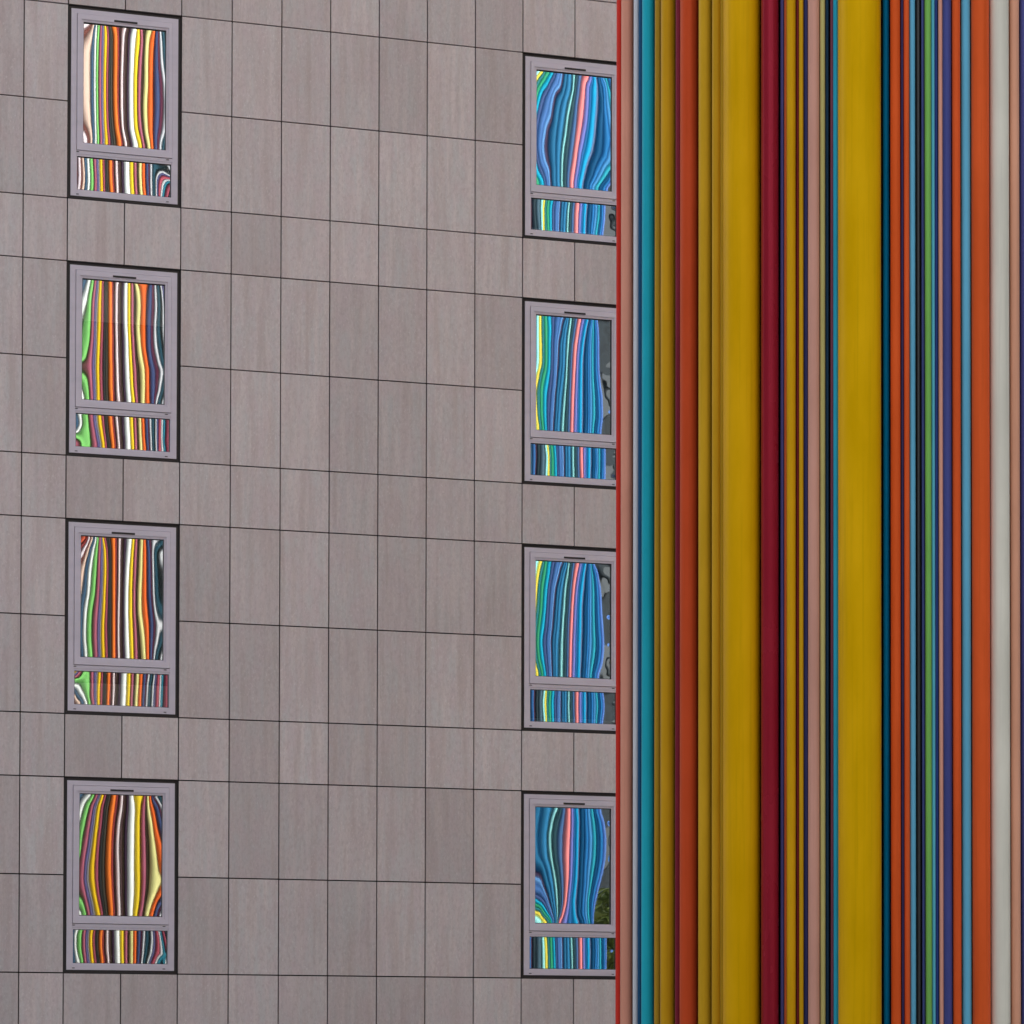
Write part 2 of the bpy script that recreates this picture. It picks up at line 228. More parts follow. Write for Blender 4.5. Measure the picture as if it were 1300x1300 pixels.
def mat_stone():
    m, nt, b = newmat('facade_panel')
    g = N(nt, 'ShaderNodeNewGeometry')
    # each slab of the cladding is cut from another place of the same grain
    off = N(nt, 'ShaderNodeVectorMath', operation='SCALE'); off.inputs[3].default_value = 37.
    L(nt, g.outputs['Random Per Island'], off.inputs[0])
    tc = N(nt, 'ShaderNodeTexCoord')
    add = N(nt, 'ShaderNodeVectorMath', operation='ADD'); L(nt, tc.outputs['Object'], add.inputs[0]); L(nt, off.outputs[0], add.inputs[1])
    def mp(sc):
        q = N(nt, 'ShaderNodeMapping'); q.inputs['Scale'].default_value = sc; L(nt, add.outputs[0], q.inputs['Vector']); return q.outputs[0]
    streak = noise(nt, mp((9, 9, .75)), 1.5, 4, .6)
    brown = noise(nt, mp((7, 7, .5)), 1.3, 3, .55)
    fine = noise(nt, mp((24, 24, 11)), 1.6, 6, .75)
    blot = noise(nt, mp((4.0, 4.0, 1.5)), 1.5, 4, .6)
    speck = noise(nt, mp((30, 30, 14)), 2.0, 4, .7)
    c = mixc(nt, ramp(nt, blot, .40, .60), STONE_A, STONE_B)
    c = mixc(nt, ramp(nt, streak, .46, .66), c, STONE_C)
    bw = N(nt, 'ShaderNodeMath', operation='MULTIPLY'); L(nt, ramp(nt, brown, .50, .70), bw.inputs[0]); bw.inputs[1].default_value = .6
    c = mixc(nt, bw.outputs[0], c, (0.494, 0.4, 0.393))
    wn_ = N(nt, 'ShaderNodeTexWhiteNoise', noise_dimensions='1D'); L(nt, g.outputs['Random Per Island'], wn_.inputs['W'])
    tf = N(nt, 'ShaderNodeMath', operation='MULTIPLY'); L(nt, wn_.outputs['Value'], tf.inputs[0]); tf.inputs[1].default_value = .24
    c = mixc(nt, tf.outputs[0], c, (0.547, 0.454, 0.459))
    run = noise(nt, mapped(nt, (13, 13, .55)), 1.0, 4, .65)      # rain runs that cross the joints
    area = noise(nt, mapped(nt, (.55, .55, .4)), 1.0, 3, .6)
    ru = N(nt, 'ShaderNodeMath', operation='MULTIPLY'); L(nt, ramp(nt, run, .52, .72), ru.inputs[0]); L(nt, ramp(nt, area, .40, .62), ru.inputs[1])
    ru2 = N(nt, 'ShaderNodeMath', operation='MULTIPLY'); L(nt, ru.outputs[0], ru2.inputs[0]); ru2.inputs[1].default_value = .55
    c = mixc(nt, ru2.outputs[0], c, (.40,.325,.315))
    c = mixc(nt, ramp(nt, area, .3, .7, (0,0,0,1), (.22,.22,.22,1)), c, (.48,.40,.385))
    dark = N(nt, 'ShaderNodeMath', operation='MULTIPLY'); L(nt, ramp(nt, fine, .46, .74), dark.inputs[0]); dark.inputs[1].default_value = .62
    c = mixc(nt, dark.outputs[0], c, STONE_D)
    lt = N(nt, 'ShaderNodeMath', operation='MULTIPLY'); L(nt, ramp(nt, speck, .57, .74), lt.inputs[0]); lt.inputs[1].default_value = .6
    c = mixc(nt, lt.outputs[0], c, STONE_E)
    hv = N(nt, 'ShaderNodeHueSaturation'); mr = N(nt, 'ShaderNodeMapRange'); mr.inputs[3].default_value = .94; mr.inputs[4].default_value = 1.13
    L(nt, g.outputs['Random Per Island'], mr.inputs[0]); L(nt, mr.outputs[0], hv.inputs['Value']); L(nt, c, hv.inputs['Color'])
    L(nt, hv.outputs[0], b.inputs['Base Color'])
    b.inputs['Roughness'].default_value = .8; b.inputs['Specular IOR Level'].default_value = .25
    bp = N(nt, 'ShaderNodeBump'); bp.inputs['Strength'].default_value = .25; bp.inputs['Distance'].default_value = .004
    L(nt, fine, bp.inputs['Height']); L(nt, bp.outputs[0], b.inputs['Normal'])
    return m

_pm = {}
def mat_pipe(c, rough=.42, spec=.10):
    """sprayed fibreglass: faint vertical grime, a few rub marks, slightly uneven gloss"""
    key = tuple(round(v, 4) for v in c) + (rough, spec)
    if key in _pm: return _pm[key]
    m, nt, b = newmat('pipe_paint')
    gi = N(nt, 'ShaderNodeObjectInfo'); sc = N(nt, 'ShaderNodeVectorMath', operation='SCALE'); sc.inputs[3].default_value = 53.
    L(nt, gi.outputs['Random'], sc.inputs[0])
    tc = N(nt, 'ShaderNodeTexCoord')
    ad = N(nt, 'ShaderNodeVectorMath', operation='ADD'); L(nt, tc.outputs['Object'], ad.inputs[0]); L(nt, sc.outputs[0], ad.inputs[1])
    def mp(s3):
        q = N(nt, 'ShaderNodeMapping'); q.inputs['Scale'].default_value = s3; L(nt, ad.outputs[0], q.inputs['Vector']); return q.outputs[0]
    grime = noise(nt, mp((22, 22, .45)), 1.4, 5, .6)
    cloud = noise(nt, mp((2.5, 2.5, .8)), 1.5, 4, .55)
    scuff = noise(nt, mp((70, 70, 9)), 1.6, 3, .6)
    dk = tuple(v*.80 for v in c); lt = tuple(min(1, v*1.06+.004) for v in c)
    k = mixc(nt, ramp(nt, cloud, .35, .68), tuple(v*.92 for v in c), lt)
    a = N(nt, 'ShaderNodeMath', operation='MULTIPLY'); L(nt, ramp(nt, grime, .52, .78), a.inputs[0]); a.inputs[1].default_value = .8
    k = mixc(nt, a.outputs[0], k, dk)
    s = N(nt, 'ShaderNodeMath', operation='MULTIPLY'); L(nt, ramp(nt, scuff, .70, .80), s.inputs[0]); s.inputs[1].default_value = .25
    k = mixc(nt, s.outputs[0], k, tuple(min(1, v*.8+.10) for v in c))
    L(nt, k, b.inputs['Base Color'])
    mxc = max(c)
    b.inputs['Specular Tint'].default_value = (*[min(1, .04+.96*(v/mxc)**.8) for v in c], 1)
    rr = N(nt, 'ShaderNodeMapRange'); rr.inputs[3].default_value = rough-.07; rr.inputs[4].default_value = rough+.12
    L(nt, cloud, rr.inputs[0]); L(nt, rr.outputs[0], b.inputs['Roughness'])
    bp = N(nt, 'ShaderNodeBump'); bp.inputs['Strength'].default_value = .22; bp.inputs['Distance'].default_value = .006
    L(nt, noise(nt, mp((5, 5, .9)), 1.5, 3, .5), bp.inputs['Height']); L(nt, bp.outputs[0], b.inputs['Normal'])
    b.inputs['Specular IOR Level'].default_value = spec
    _pm[key] = m
    return m

def mat_glass(fac=.7):
    m, nt, b = newmat('mirror_glazing'); nt.nodes.remove(b)
    o = nt.nodes['Material Output']
    g = N(nt, 'ShaderNodeBsdfGlossy'); g.inputs['Roughness'].default_value = 0.013; g.inputs['Color'].default_value = GLASS_TINT
    t = N(nt, 'ShaderNodeBsdfTransparent'); t.inputs['Color'].default_value = (.82,.88,.88,1)
    mx = N(nt, 'ShaderNodeMixShader'); mx.inputs[0].default_value = fac
    L(nt, t.outputs[0], mx.inputs[1]); L(nt, g.outputs[0], mx.inputs[2]); L(nt, mx.outputs[0], o.inputs['Surface'])
    return m

# ------------------------------------------------------------------ tuning
STONE_A = (0.6, 0.512, 0.537); STONE_B = (0.569, 0.545, 0.559); STONE_C = (0.652, 0.577, 0.581); STONE_D = (0.4, 0.329, 0.338); STONE_E = (0.771, 0.734, 0.738)
GLASS_TINT = (.90,.95,.94,1)
SUN_E, SUN_AZ = 38., 50.      # sun stands behind the facade, a little towards +x
SUN_S, SKY_S, EXPO = 2.5, .15, 1.17
GAIN = .56                    # picture value of a white front surface over its albedo

# ------------------------------------------------------------------ camera
F_PX = 4200.; PY0 = 1250.37053
CAM = np.array([-7.08793247, -36.5407731, 1.70])
cF = np.array([0.32057997, 0.94687577, 0.02558837]); cR = np.array([0.94716785,-0.32073223,0.00197498]); cU = np.array([-0.01007707,-0.02360335,0.99967061])
from mathutils import Matrix, Vector
cd = bpy.data.cameras.new('camera'); co = bpy.data.objects.new('camera', cd); col.objects.link(co)
co.matrix_world = Matrix(((cR[0],cU[0],-cF[0],CAM[0]),(cR[1],cU[1],-cF[1],CAM[1]),(cR[2],cU[2],-cF[2],CAM[2]),(0,0,0,1)))
cd.sensor_width = 36; cd.lens = F_PX/1300*36; cd.shift_y = (PY0-650)/1300; cd.clip_end = 2000; cd.clip_start = .5
scene.camera = co
ZS = 1.70 + 1.06951719        # sill height of the lowest visible windows above the paving
def at(px, py, y=0.):
    """point on the vertical plane y that the photograph shows at (px, py)"""
    d = cF + cR*(px-650)/F_PX - cU*(py-PY0)/F_PX
    return CAM + d*((y-CAM[1])/d[1])

# ------------------------------------------------------------------ light
w = bpy.data.worlds.new('World'); scene.world = w; w.use_nodes = True
nt = w.node_tree; bg = nt.nodes['Background']
sky = nt.nodes.new('ShaderNodeTexSky'); sky.sky_type = 'NISHITA'; sky.sun_disc = False
sky.sun_elevation = R(SUN_E); sky.sun_rotation = R(SUN_AZ); sky.air_density = 1.; sky.dust_density = 2.5; sky.ozone_density = 1.
hs = nt.nodes.new('ShaderNodeHueSaturation'); hs.inputs['Saturation'].default_value = .16   # thin high cloud
nt.links.new(sky.outputs[0], hs.inputs['Color']); nt.links.new(hs.outputs[0], bg.inputs['Color'])
bg.inputs['Strength'].default_value = SKY_S
sd = bpy.data.lights.new('sun', 'SUN'); sd.energy = SUN_S; sd.angle = R(.6); sd.color = (1.,.955,.89)
so = bpy.data.objects.new('sun', sd); col.objects.link(so)
sdir = Vector((math.sin(R(SUN_AZ))*math.cos(R(SUN_E)), math.cos(R(SUN_AZ))*math.cos(R(SUN_E)), math.sin(R(SUN_E))))
so.rotation_euler = sdir.to_track_quat('Z', 'Y').to_euler(); so.location = sdir*60
vs = scene.view_settings; vs.view_transform = 'Standard'; vs.look = 'None'; vs.gamma = 1; vs.exposure = EXPO; vs.use_curve_mapping = False
scene.cycles.max_bounces = 10; scene.cycles.transparent_max_bounces = 12; scene.cycles.glossy_bounces = 6

# ------------------------------------------------------------------ ground
m, nt, b = newmat('plaza_paving_stone')
v = mapped(nt, (1,1,1)); br = N(nt, 'ShaderNodeTexBrick'); L(nt, v, br.inputs['Vector'])
br.inputs['Scale'].default_value = 1.; br.inputs['Brick Width'].default_value = .8; br.inputs['Row Height'].default_value = .8; br.inputs['Mortar Size'].default_value = .008
br.inputs['Color1'].default_value = (.20,.19,.18,1); br.inputs['Color2'].default_value = (.17,.165,.155,1); br.inputs['Mortar'].default_value = (.1,.1,.1,1)
L(nt, br.outputs['Color'], b.inputs['Base Color']); b.inputs['Roughness'].default_value = .85
g = MB(); g.poly([(-400,-400,0),(400,-400,0),(400,400,0),(-400,400,0)])
tag(g.build('plaza_paving', m), kind='structure')

# ------------------------------------------------------------------ the building
WW, WH, FH, XR2 = 1.29874453, 2.19049887, 2.9, 5.39699930
M_stone = mat_stone()
M_joint = mat_simple('joint_backing', (.035,.033,.032), .9, .1)  # dark backing seen through the open joints
M_dark = mat_simple('dark_anodised', (.028,.024,.027), .45, .4)
m, nt, b = newmat('window_aluminium'); M_alu = m
n1 = noise(nt, mapped(nt, (1.5,1.5,5)), 2., 5)
L(nt, mixc(nt, ramp(nt, n1, .35, .7), (.66,.60,.70), (.60,.55,.64)), b.inputs['Base Color']); b.inputs['Roughness'].default_value = .5; b.inputs['Specular IOR Level'].default_value = .35
M_gasket = mat_simple('rubber_gasket', (.02,.02,.025), .6, .3)
M_room = mat_simple('room_dark', (.11,.105,.11), .9, .1)
M_blind = mat_simple('blind_fabric', (.82,.73,.66), .85, .2)
M_sill = mat_simple('sill_board', (.62,.64,.64), .6, .3)
M_glass = mat_glass(.74)
M_roof = mat_simple('roof_gravel', (.25,.25,.24), .9, .2)

bld = empty('apartment_building', (0,0,0))
tag(bld, 'grey panel clad block with two columns of mirrored windows behind the coloured pipes', 'building')

TOP = 16.4
xs = [-0.5-.585*4, -0.5-.585*3, -0.5-.585*2, -.5-.585, -.5, 0., WW, 1.8875, 2.4728, 3.0535, 3.6370, 4.2212, 4.8092, XR2, XR2+WW]
while xs[-1] < 17: xs.append(xs[-1]+.585)
while xs[0] > -13: xs.insert(0, xs[0]-.585)
zs = [0.]
z = ZS - FH
rows = []
for k in range(-1, 5):
    b0 = ZS + FH*k
    rows += [b0, b0+WH/2, b0+WH]
rows = [r for r in rows if .3 < r < TOP-.3]
rows = [0.02] + rows + [TOP]
G = .0072                       # half the open joint
wins = [(0., k) for k in range(4)] + [(XR2, k) for k in range(4)]
def is_win(x0, x1, z0, z1):
    xc, zc = (x0+x1)/2, (z0+z1)/2
    for wx, k in wins:
        if wx < xc < wx+WW and ZS+FH*k < zc < ZS+FH*k+WH: return True
    return False
wall = MB()
for i in range(len(xs)-1):
    for j in range(len(rows)-1):
        x0, x1, z0, z1 = xs[i], xs[i+1], rows[j], rows[j+1]
        if is_win(x0, x1, z0, z1): continue
        halves = [(x0, x1)]
        if x1-x0 > 1.: halves = [(x0, (x0+x1)/2), ((x0+x1)/2, x1)]
        for a, c in halves:
            wall.box(a+G, c-G, rng.uniform(-.002,.0008), .03, z0+G, z1-G, 0, skip=('k',))
# backing behind the open joints, with holes for the windows: strips
X0, X1 = xs[0], xs[-1]
zb = sorted({0.} | {ZS+FH*k for k in range(4)} | {ZS+FH*k+WH for k in range(4)} | {TOP-.02})
for a, c in zip(zb[:-1], zb[1:]):
    hole = any(abs(a-(ZS+FH*k)) < 1e-6 for k in range(4))
    segs = [(X0, X1)] if not hole else [(X0, 0.), (WW, XR2), (XR2+WW, X1)]
    for s0, s1 in segs: wall.poly([(s0,.028,a),(s1,.028,a),(s1,.028,c),(s0,.028,c)], 1)
# a short crack on one slab
p = at(558, 540); cx, cz = p[0], p[2]
wall.poly([(cx-.030,-.0012,cz-.085),(cx-.020,-.0012,cz-.082),(cx+.004,-.0012,cz),(cx-.006,-.0012,cz-.004)], 2)
wall.poly([(cx-.002,-.0012,cz+.015),(cx+.006,-.0012,cz+.016),(cx+.032,-.0012,cz+.088),(cx+.027,-.0012,cz+.085)], 2)
M_crack = mat_simple('crack_stain', (.16,.12,.11), .9, .1)
wall.build('wall', [M_stone, M_joint, M_crack], bld)
body = MB()
body.box(X0, X1, .62, 14, 0, TOP-.02, 0, skip=('f',))
for a, c in ((X0, X0+.02), (X1-.02, X1)): body.box(a, c, .03, .62, 0, TOP-.02)
body.poly([(X0,.62,0),(X1,.62,0),(X1,.62,TOP-.02),(X0,.62,TOP-.02)], 1)
body.box(X0+.02, X1-.02, .03, .62, TOP-.06, TOP-.02, 0)
body.build('building_core', [M_roof, M_room], bld)
cop = MB(); cop.box(X0-.03, X1+.03, -.04, .5, TOP+.003, TOP+.06); cop.build('coping', M_alu, bld)

# ---- glazing: bowed panes that bend what they mirror
YB0, YBC, YBX = -12.6, .018, 6.9
def yback(x): return YB0 - YBC*(x-YBX)**2
def pchip(x, y, xq):
    x = np.asarray(x, float); y = np.asarray(y, float)
    keep = np.concatenate([[True], np.diff(x) > 1e-9]); x = x[keep]; y = y[keep]
    h = np.diff(x); d = np.diff(y)/h; n = len(x)
    m = np.zeros(n)
    for i in range(1, n-1):
        if d[i-1]*d[i] > 0:
            w1 = 2*h[i]+h[i-1]; w2 = h[i]+2*h[i-1]
            m[i] = (w1+w2)/(w1/d[i-1]+w2/d[i])
    m[0] = d[0]; m[-1] = d[-1]
    xq = np.asarray(xq, float)
    i = np.clip(np.searchsorted(x, xq)-1, 0, n-2)
    t = (xq-x[i])/h[i]
    out = y[i]*(1+2*t)*(1-t)**2 + h[i]*m[i]*t*(1-t)**2 + y[i+1]*t*t*(3-2*t) + h[i]*m[i+1]*t*t*(t-1)
    out = np.where(xq < x[0], y[0]+m[0]*(xq-x[0]), out)
    return np.where(xq > x[-1], y[-1]+m[-1]*(xq-x[-1]), out)
YP = .045                       # depth of the glass behind the cladding face
def flat_hit(X):
    """where a flat pane at X would show the back of the sculpture"""
    sl = (X-CAM[0])/(YP-CAM[1]); x = X + sl*12.6
    for _ in range(4): x = X + sl*(YP-yback(x))
    return x
def s_of_U(side, U):
    base = (90, 230) if side == 'L' else (665, 905)
    return flat_hit(at(base[0]+U/LO, base[1], YP)[0])
def pane_mesh(name, side, k, part, x0, x1, z0, z1, parent, nx=90, nz=90):
    ox, oy, zoom, rws = PANES[(side, k, part)]
    Xg = np.linspace(x0, x1, nx+1); Zg = np.linspace(z0, z1, nz+1)
    S = []; ZR = []
    for cy, txt in rws:
        pts = np.array([[float(q) for q in t.split(',')] for t in txt.split()])
        wx = np.array([at(ox+p/zoom, oy+cy/zoom, YP)[0] for p in pts[:,1]])
        ZR.append(at(ox+pts[:,1].mean()/zoom, oy+cy/zoom, YP)[2])
        S.append(pchip(wx, np.array([s_of_U(side, u) for u in pts[:,0]]), Xg))
    order = np.argsort(ZR); ZR = np.array(ZR)[order]; S = np.array(S)[order]
    Sg = np.stack([pchip(ZR, S[:, i], np.clip(Zg, ZR[0], ZR[-1])) for i in range(nx+1)], 1)
    # soften the row-to-row changes a little
    for _ in range(3):
        Sg[1:-1] = .25*Sg[:-2]+.5*Sg[1:-1]+.25*Sg[2:]
    cx_, cy_ = CAM[0]-Xg, CAM[1]-YP
    cl = np.hypot(cx_, cy_); cxn, cyn = cx_/cl, cy_/cl
    qx = Sg-Xg[None,:]; qy = np.vectorize(yback)(Sg)+.03-YP
    ql = np.hypot(qx, qy)
    nxv = cxn[None,:]+qx/ql; nyv = cyn[None,:]+qy/ql
    hx = -nxv/nyv
    dX = Xg[1]-Xg[0]
    H = np.zeros_like(hx); H[:,1:] = np.cumsum((hx[:,1:]+hx[:,:-1])*.5*dX, 1)
    H -= H.mean(1, keepdims=True)
    if side == 'R':            # rippled margin of the glass beyond the last pipe
        wgt = np.clip((Sg-s_of_U('R', 1006))/.40, 0, 1); wgt = wgt*wgt*(3-2*wgt)
        zz = Zg[:,None]; xx = Xg[None,:]
        H += wgt*(.0008*np.sin(zz*17+xx*9+k*2.1)+.0003*np.sin(zz*41-xx*12+k))
    mb = MB()
    cx0, cz0 = (x0+x1)/2, (z0+z1)/2
    for j in range(nz+1):
        for i in range(nx+1):
            mb.v.append((Xg[i]-cx0, H[j,i], Zg[j]-cz0))
    for j in range(nz):
        for i in range(nx):
            a = j*(nx+1)+i; mb.f.append((a, a+1, a+nx+2, a+nx+1)); mb.m.append(0); mb.sm.append(True)
    return mb.build(name, M_glass, parent, (cx0, YP, cz0)), float(np.abs(H).max())

# ---- windows
fr = MB()
B = .036
fr.frame(B, WW-B, B, WH-B, .064, .012, .10, wb=.064, wt=.051)                        # fixed outer frame
fr.box(B+.064, WW-B-.064, .014, .10, WH-1.678, WH-1.640, skip=('l','r'))   # transom
fr.frame(B+.064, WW-B-.064, B+.064, WH-1.678, .010, .020, .10, wt=.024)       # glazing bead of the fixed light
gk = MB()
gk.frame(.0035, WW-.0035, .0035, WH-.0035, B-.0045, .022, .12)     # dark band round the window
gk.frame(.0005, WW-.0005, .0005, WH-.0005, .0028, .001, .12)       # returns of the opening
sa = MB()
SX0, SX1, SZ0, SZ1 = B+.069, WW-B-.067, WH-1.634, WH-B-.055
sa.frame(SX0, SX1, SZ0, SZ1, .044, .004, .10, wb=.060, wt=.060)    # opening sash
sa.frame(SX0+.044, SX1-.044, SZ0+.060, SZ1-.060, .026, .016, .10)  # bead
PU = (SX0+.070, SX1-.070, SZ0+.088, SZ1-.088)
PL = (B+.074, WW-B-.074, B+.074, WH-1.702)
gu = MB()
for (x0,x1,z0,z1) in (PU, PL): gu.frame(x0-.002, x1+.002, z0-.002, z1+.002, .007, .0275, .06)
vt = MB(); vt.box(.53, .78, -.0005, .01, WH-.142, WH-.128); vt.box(.522, .788, .001, .01, WH-.146, WH-.124)
dr = []
for x, z in ((.10, WH-1.659), (1.13, WH-1.659), (.10, .052), (1.13, .052)):
    d = MB(); d.box(x, x+.03, .0085, .02, z, z+.008); dr.append(d)
M_slot_edge = mat_simple('vent_grey', (.22,.2,.21), .5, .3)
maxH = 0
protos = {}
for idx, (wx, k) in enumerate(wins):
    side = 'L' if wx == 0. else 'R'
    z0 = ZS+FH*k
    def place(key, mb, name, mats, parent):
        if key not in protos:
            protos[key] = mb.build(name, mats, parent); return protos[key]
        o = protos[key].copy(); col.objects.link(o); o.parent = parent; return o
    wn = place('fr', fr, 'window', M_alu, bld); wn.location = (wx, 0, z0)
    floor = ['lowest', 'second lowest', 'second highest', 'highest'][k]
    wn['label'] = (f'window mirroring yellow, orange and white pipes, {floor} of the column by the facade edge' if side == 'L'
                   else f'window mirroring blue and pink pipes, {floor} of the column beside the pipes')
    place('gk', gk, 'surround', M_dark, wn)
    place('sa', sa, 'sash', M_alu, wn)
    place('gu', gu, 'gasket', M_gasket, wn)
    place('vt', vt, 'vent_slot', M_dark, wn)
    for i, d in enumerate(dr): place(('dr', i), d, 'drain_slot', M_dark, wn)
    for part, (x0, x1, a, c) in (('u', PU), ('l', PL)):
        o, hm = pane_mesh('pane', side, k, part, wx+x0, wx+x1, z0+a, z0+c, None)
        o.parent = wn; o.location = o.location - wn.location
        maxH = max(maxH, hm)
    # what stands close behind the glass
    rm = MB()
    bx0, bx1 = .05, WW-.05
    if (side, k) == ('L', 2): rm.box(bx0+.06, bx1-.06, .075, .080, PU[2]+.66*(PU[3]-PU[2]), WH-.05)
    elif (side, k) == ('L', 1): rm.box(bx0+.06, bx1-.06, .075, .080, .10, PL[2]+.66*(PL[3]-PL[2]))
    if rm.f: rm.build('blind', M_blind, wn)
    if side == 'R' and k in (1, 3):
        sb = MB(); sb.box(bx0, bx1, .15, .40, PL[2]+.02, PL[2]+.055); sb.box(bx0+.3, bx1-.2, .24, .36, PL[2]+.056, PL[2]+.075)
        sb.build('sill_board', M_sill, wn)
print('max bow of a pane (m): %.4f' % maxH)

# ------------------------------------------------------------------ the sculpture of pipes
shaft = []
FR_PX = [782, 815, 860, 920, 1000, 1100, 1200, 1300, 1420]
FR_Y = [-13.75, -14.25, -14.85, -15.45, -15.9, -16.25, -16.45, -16.55, -16.6]
def yfront(px): return float(pchip(FR_PX, FR_Y, [px])[0])
def albedo(c, g=1.): 
    q = [v/GAIN*g for v in lin(c)]; f = min(1., .87/max(q))
    return tuple(v*f for v in q)
MUST = (152,112,12); YEL = (168,126,0)
# visible edges in the photograph, colour it shows, its shift towards the viewer (m), label
FRONT = [
 (781.9,792,(158,40,32),-.10,1.0,'slim signal red pipe on the outer edge, right against the grey facade'),
 (787.9,804.2,(178,122,105),.0,1.0,'salmon pink pipe between the red edge pipe and a slim pale grey one'),
 (803.8,811.2,(158,158,164),-.02,1.0,'slim pale grey pipe between salmon pink and turquoise'),
 (809.8,817,(22,56,86),-.06,1.0,'thin navy pipe half hidden beside the turquoise one'),
 (814.5,831.2,(24,126,144),.0,1.0,'broad turquoise pipe next to the first mustard pair'),
 (830.8,840,(134,104,30),-.03,1.0,'slim mustard pipe tucked between turquoise and a wider mustard pipe'),
 (838.5,857.6,(152,114,18),.0,1.0,'mid sized mustard pipe beside a thin maroon one'),
 (857.2,866,(92,26,40),-.05,1.0,'thin maroon pipe squeezed between mustard and rust red'),
 (863,886.8,(150,56,28),.0,1.0,'rust red pipe standing between thin maroon and mustard'),
 (886.5,904.2,(152,118,24),-.03,1.0,'mustard pipe directly beside the rust red one'),
 (903.6,916.5,(150,114,22),-.03,1.0,'narrower mustard pipe between a mustard pipe and the broad yellow pair'),
 (914.2,922,(146,114,26),-.06,1.0,'thinnest mustard pipe peeking out beside the first broad yellow pipe'),
 (918,965.8,(180,136,4),.04,1.0,'very broad golden yellow pipe with faint smudges beside the crimson pipe'),
 (966.2,988.6,(114,20,34),.0,1.0,'glossy dark crimson pipe beside the smudged broad yellow pipe'),
 (990.8,995.8,(58,58,100),-.05,1.0,'thin indigo pipe in the dark gap after the crimson pipe'),
 (995.6,1001,(160,74,40),-.04,1.0,'hair thin orange pipe hugging a slim yellow pipe'),
 (998.6,1010.4,(168,126,12),.0,1.0,'slim yellow pipe between thin orange and thin dark red'),
 (1011,1015,(106,34,36),-.04,1.0,'thin dark red pipe between two slim yellow pipes'),
 (1014.4,1020.2,(164,126,18),-.01,1.0,'thin yellow pipe beside indigo and salmon'),
 (1020.2,1027,(48,50,92),-.05,1.0,'thin indigo pipe pressed against the dusty pink pipe'),
 (1025.8,1040.6,(168,124,112),.0,1.0,'dusty pink pipe between thin indigo and khaki'),
 (1041.2,1047.8,(150,142,90),-.02,1.0,'thin khaki pipe beside the dusty pink pipe'),
 (1047.6,1052.6,(24,44,62),-.07,1.0,'thin blackish blue pipe set back beside khaki'),
 (1054.4,1059,(104,54,68),-.05,1.0,'thin plum pipe set back beside a slim cyan pipe'),
 (1058,1065,(34,132,160),-.01,1.0,'slim cyan pipe hugging the clean broad yellow pipe'),
 (1064,1118.8,(182,140,2),.04,1.0,'broadest yellow pipe, clean and even, between cyan and petrol blue'),
 (1121.2,1129.6,(2,88,124),-.07,1.0,'petrol blue pipe in the shadow of the broadest yellow pipe'),
 (1130.8,1143.4,(198,80,34),.0,1.0,'bright orange pipe next to petrol blue'),
 (1144.3,1147.6,(64,56,98),-.04,1.0,'hair thin violet pipe between two bright orange pipes'),
 (1147.8,1155,(192,78,38),-.01,1.0,'narrow bright orange pipe beside light blue'),
 (1155.2,1162.4,(80,140,168),-.02,1.0,'slim light blue pipe between narrow orange and black'),
 (1163.6,1168.6,(44,44,44),-.06,1.0,'thin black pipe set back in a gap beside light blue'),
 (1170.2,1174.2,(62,70,116),-.05,1.0,'thin slate blue pipe beside the green pipe'),
 (1174.6,1182.6,(98,148,72),.0,1.0,'only green pipe, slim, between slate blue and aqua'),
 (1182.6,1187.2,(76,148,168),-.02,1.0,'thin aqua pipe hugging the green pipe'),
 (1186.8,1191.4,(40,60,116),-.05,1.0,'thin cobalt pipe between aqua and peach'),
 (1191.8,1197.4,(186,132,116),-.02,1.0,'thin peach pipe between cobalt and the wider indigo pipe'),
 (1197.2,1208.4,(54,58,108),-.01,1.0,'mid sized indigo pipe beside thin peach'),
 (1209.2,1220,(194,78,36),.0,1.0,'mid sized orange pipe between indigo and sky blue'),
 (1220.8,1232.6,(80,144,172),-.01,1.0,'sky blue pipe with a shaded flank beside the broad orange pipe'),
 (1233.6,1256.8,(190,78,36),.02,1.0,'broad orange pipe between sky blue and white'),
 (1257,1281.8,(190,187,176),.02,1.0,'broad white pipe, the only white one on the camera side'),
 (1282.4,1295,(188,136,112),.0,1.0,'peach pipe between broad white and the last indigo pipe'),
 (1295.4,1306,(60,62,110),-.01,1.0,'indigo pipe cut by the frame beside the peach pipe'),
 (1307,1330,(40,130,160),.0,1.0,'turquoise pipe just beyond the last indigo pipe'),
 (1331,1350,(160,66,38),.0,1.0,'rust red pipe beyond the turquoise one'),
 (1351,1392,(170,128,4),.02,1.0,'broad yellow pipe far round the bundle'),
 (1393,1408,(50,54,100),.0,1.0,'indigo pipe far round the bundle beside yellow'),
 (1409,1428,(190,187,176),.0,1.0,'white pipe far round the bundle beside indigo'),
]
right_d = cR[:2]/np.hypot(*cR[:2])
front_pts = []
GRP = 'coloured pipes of the vent sculpture'
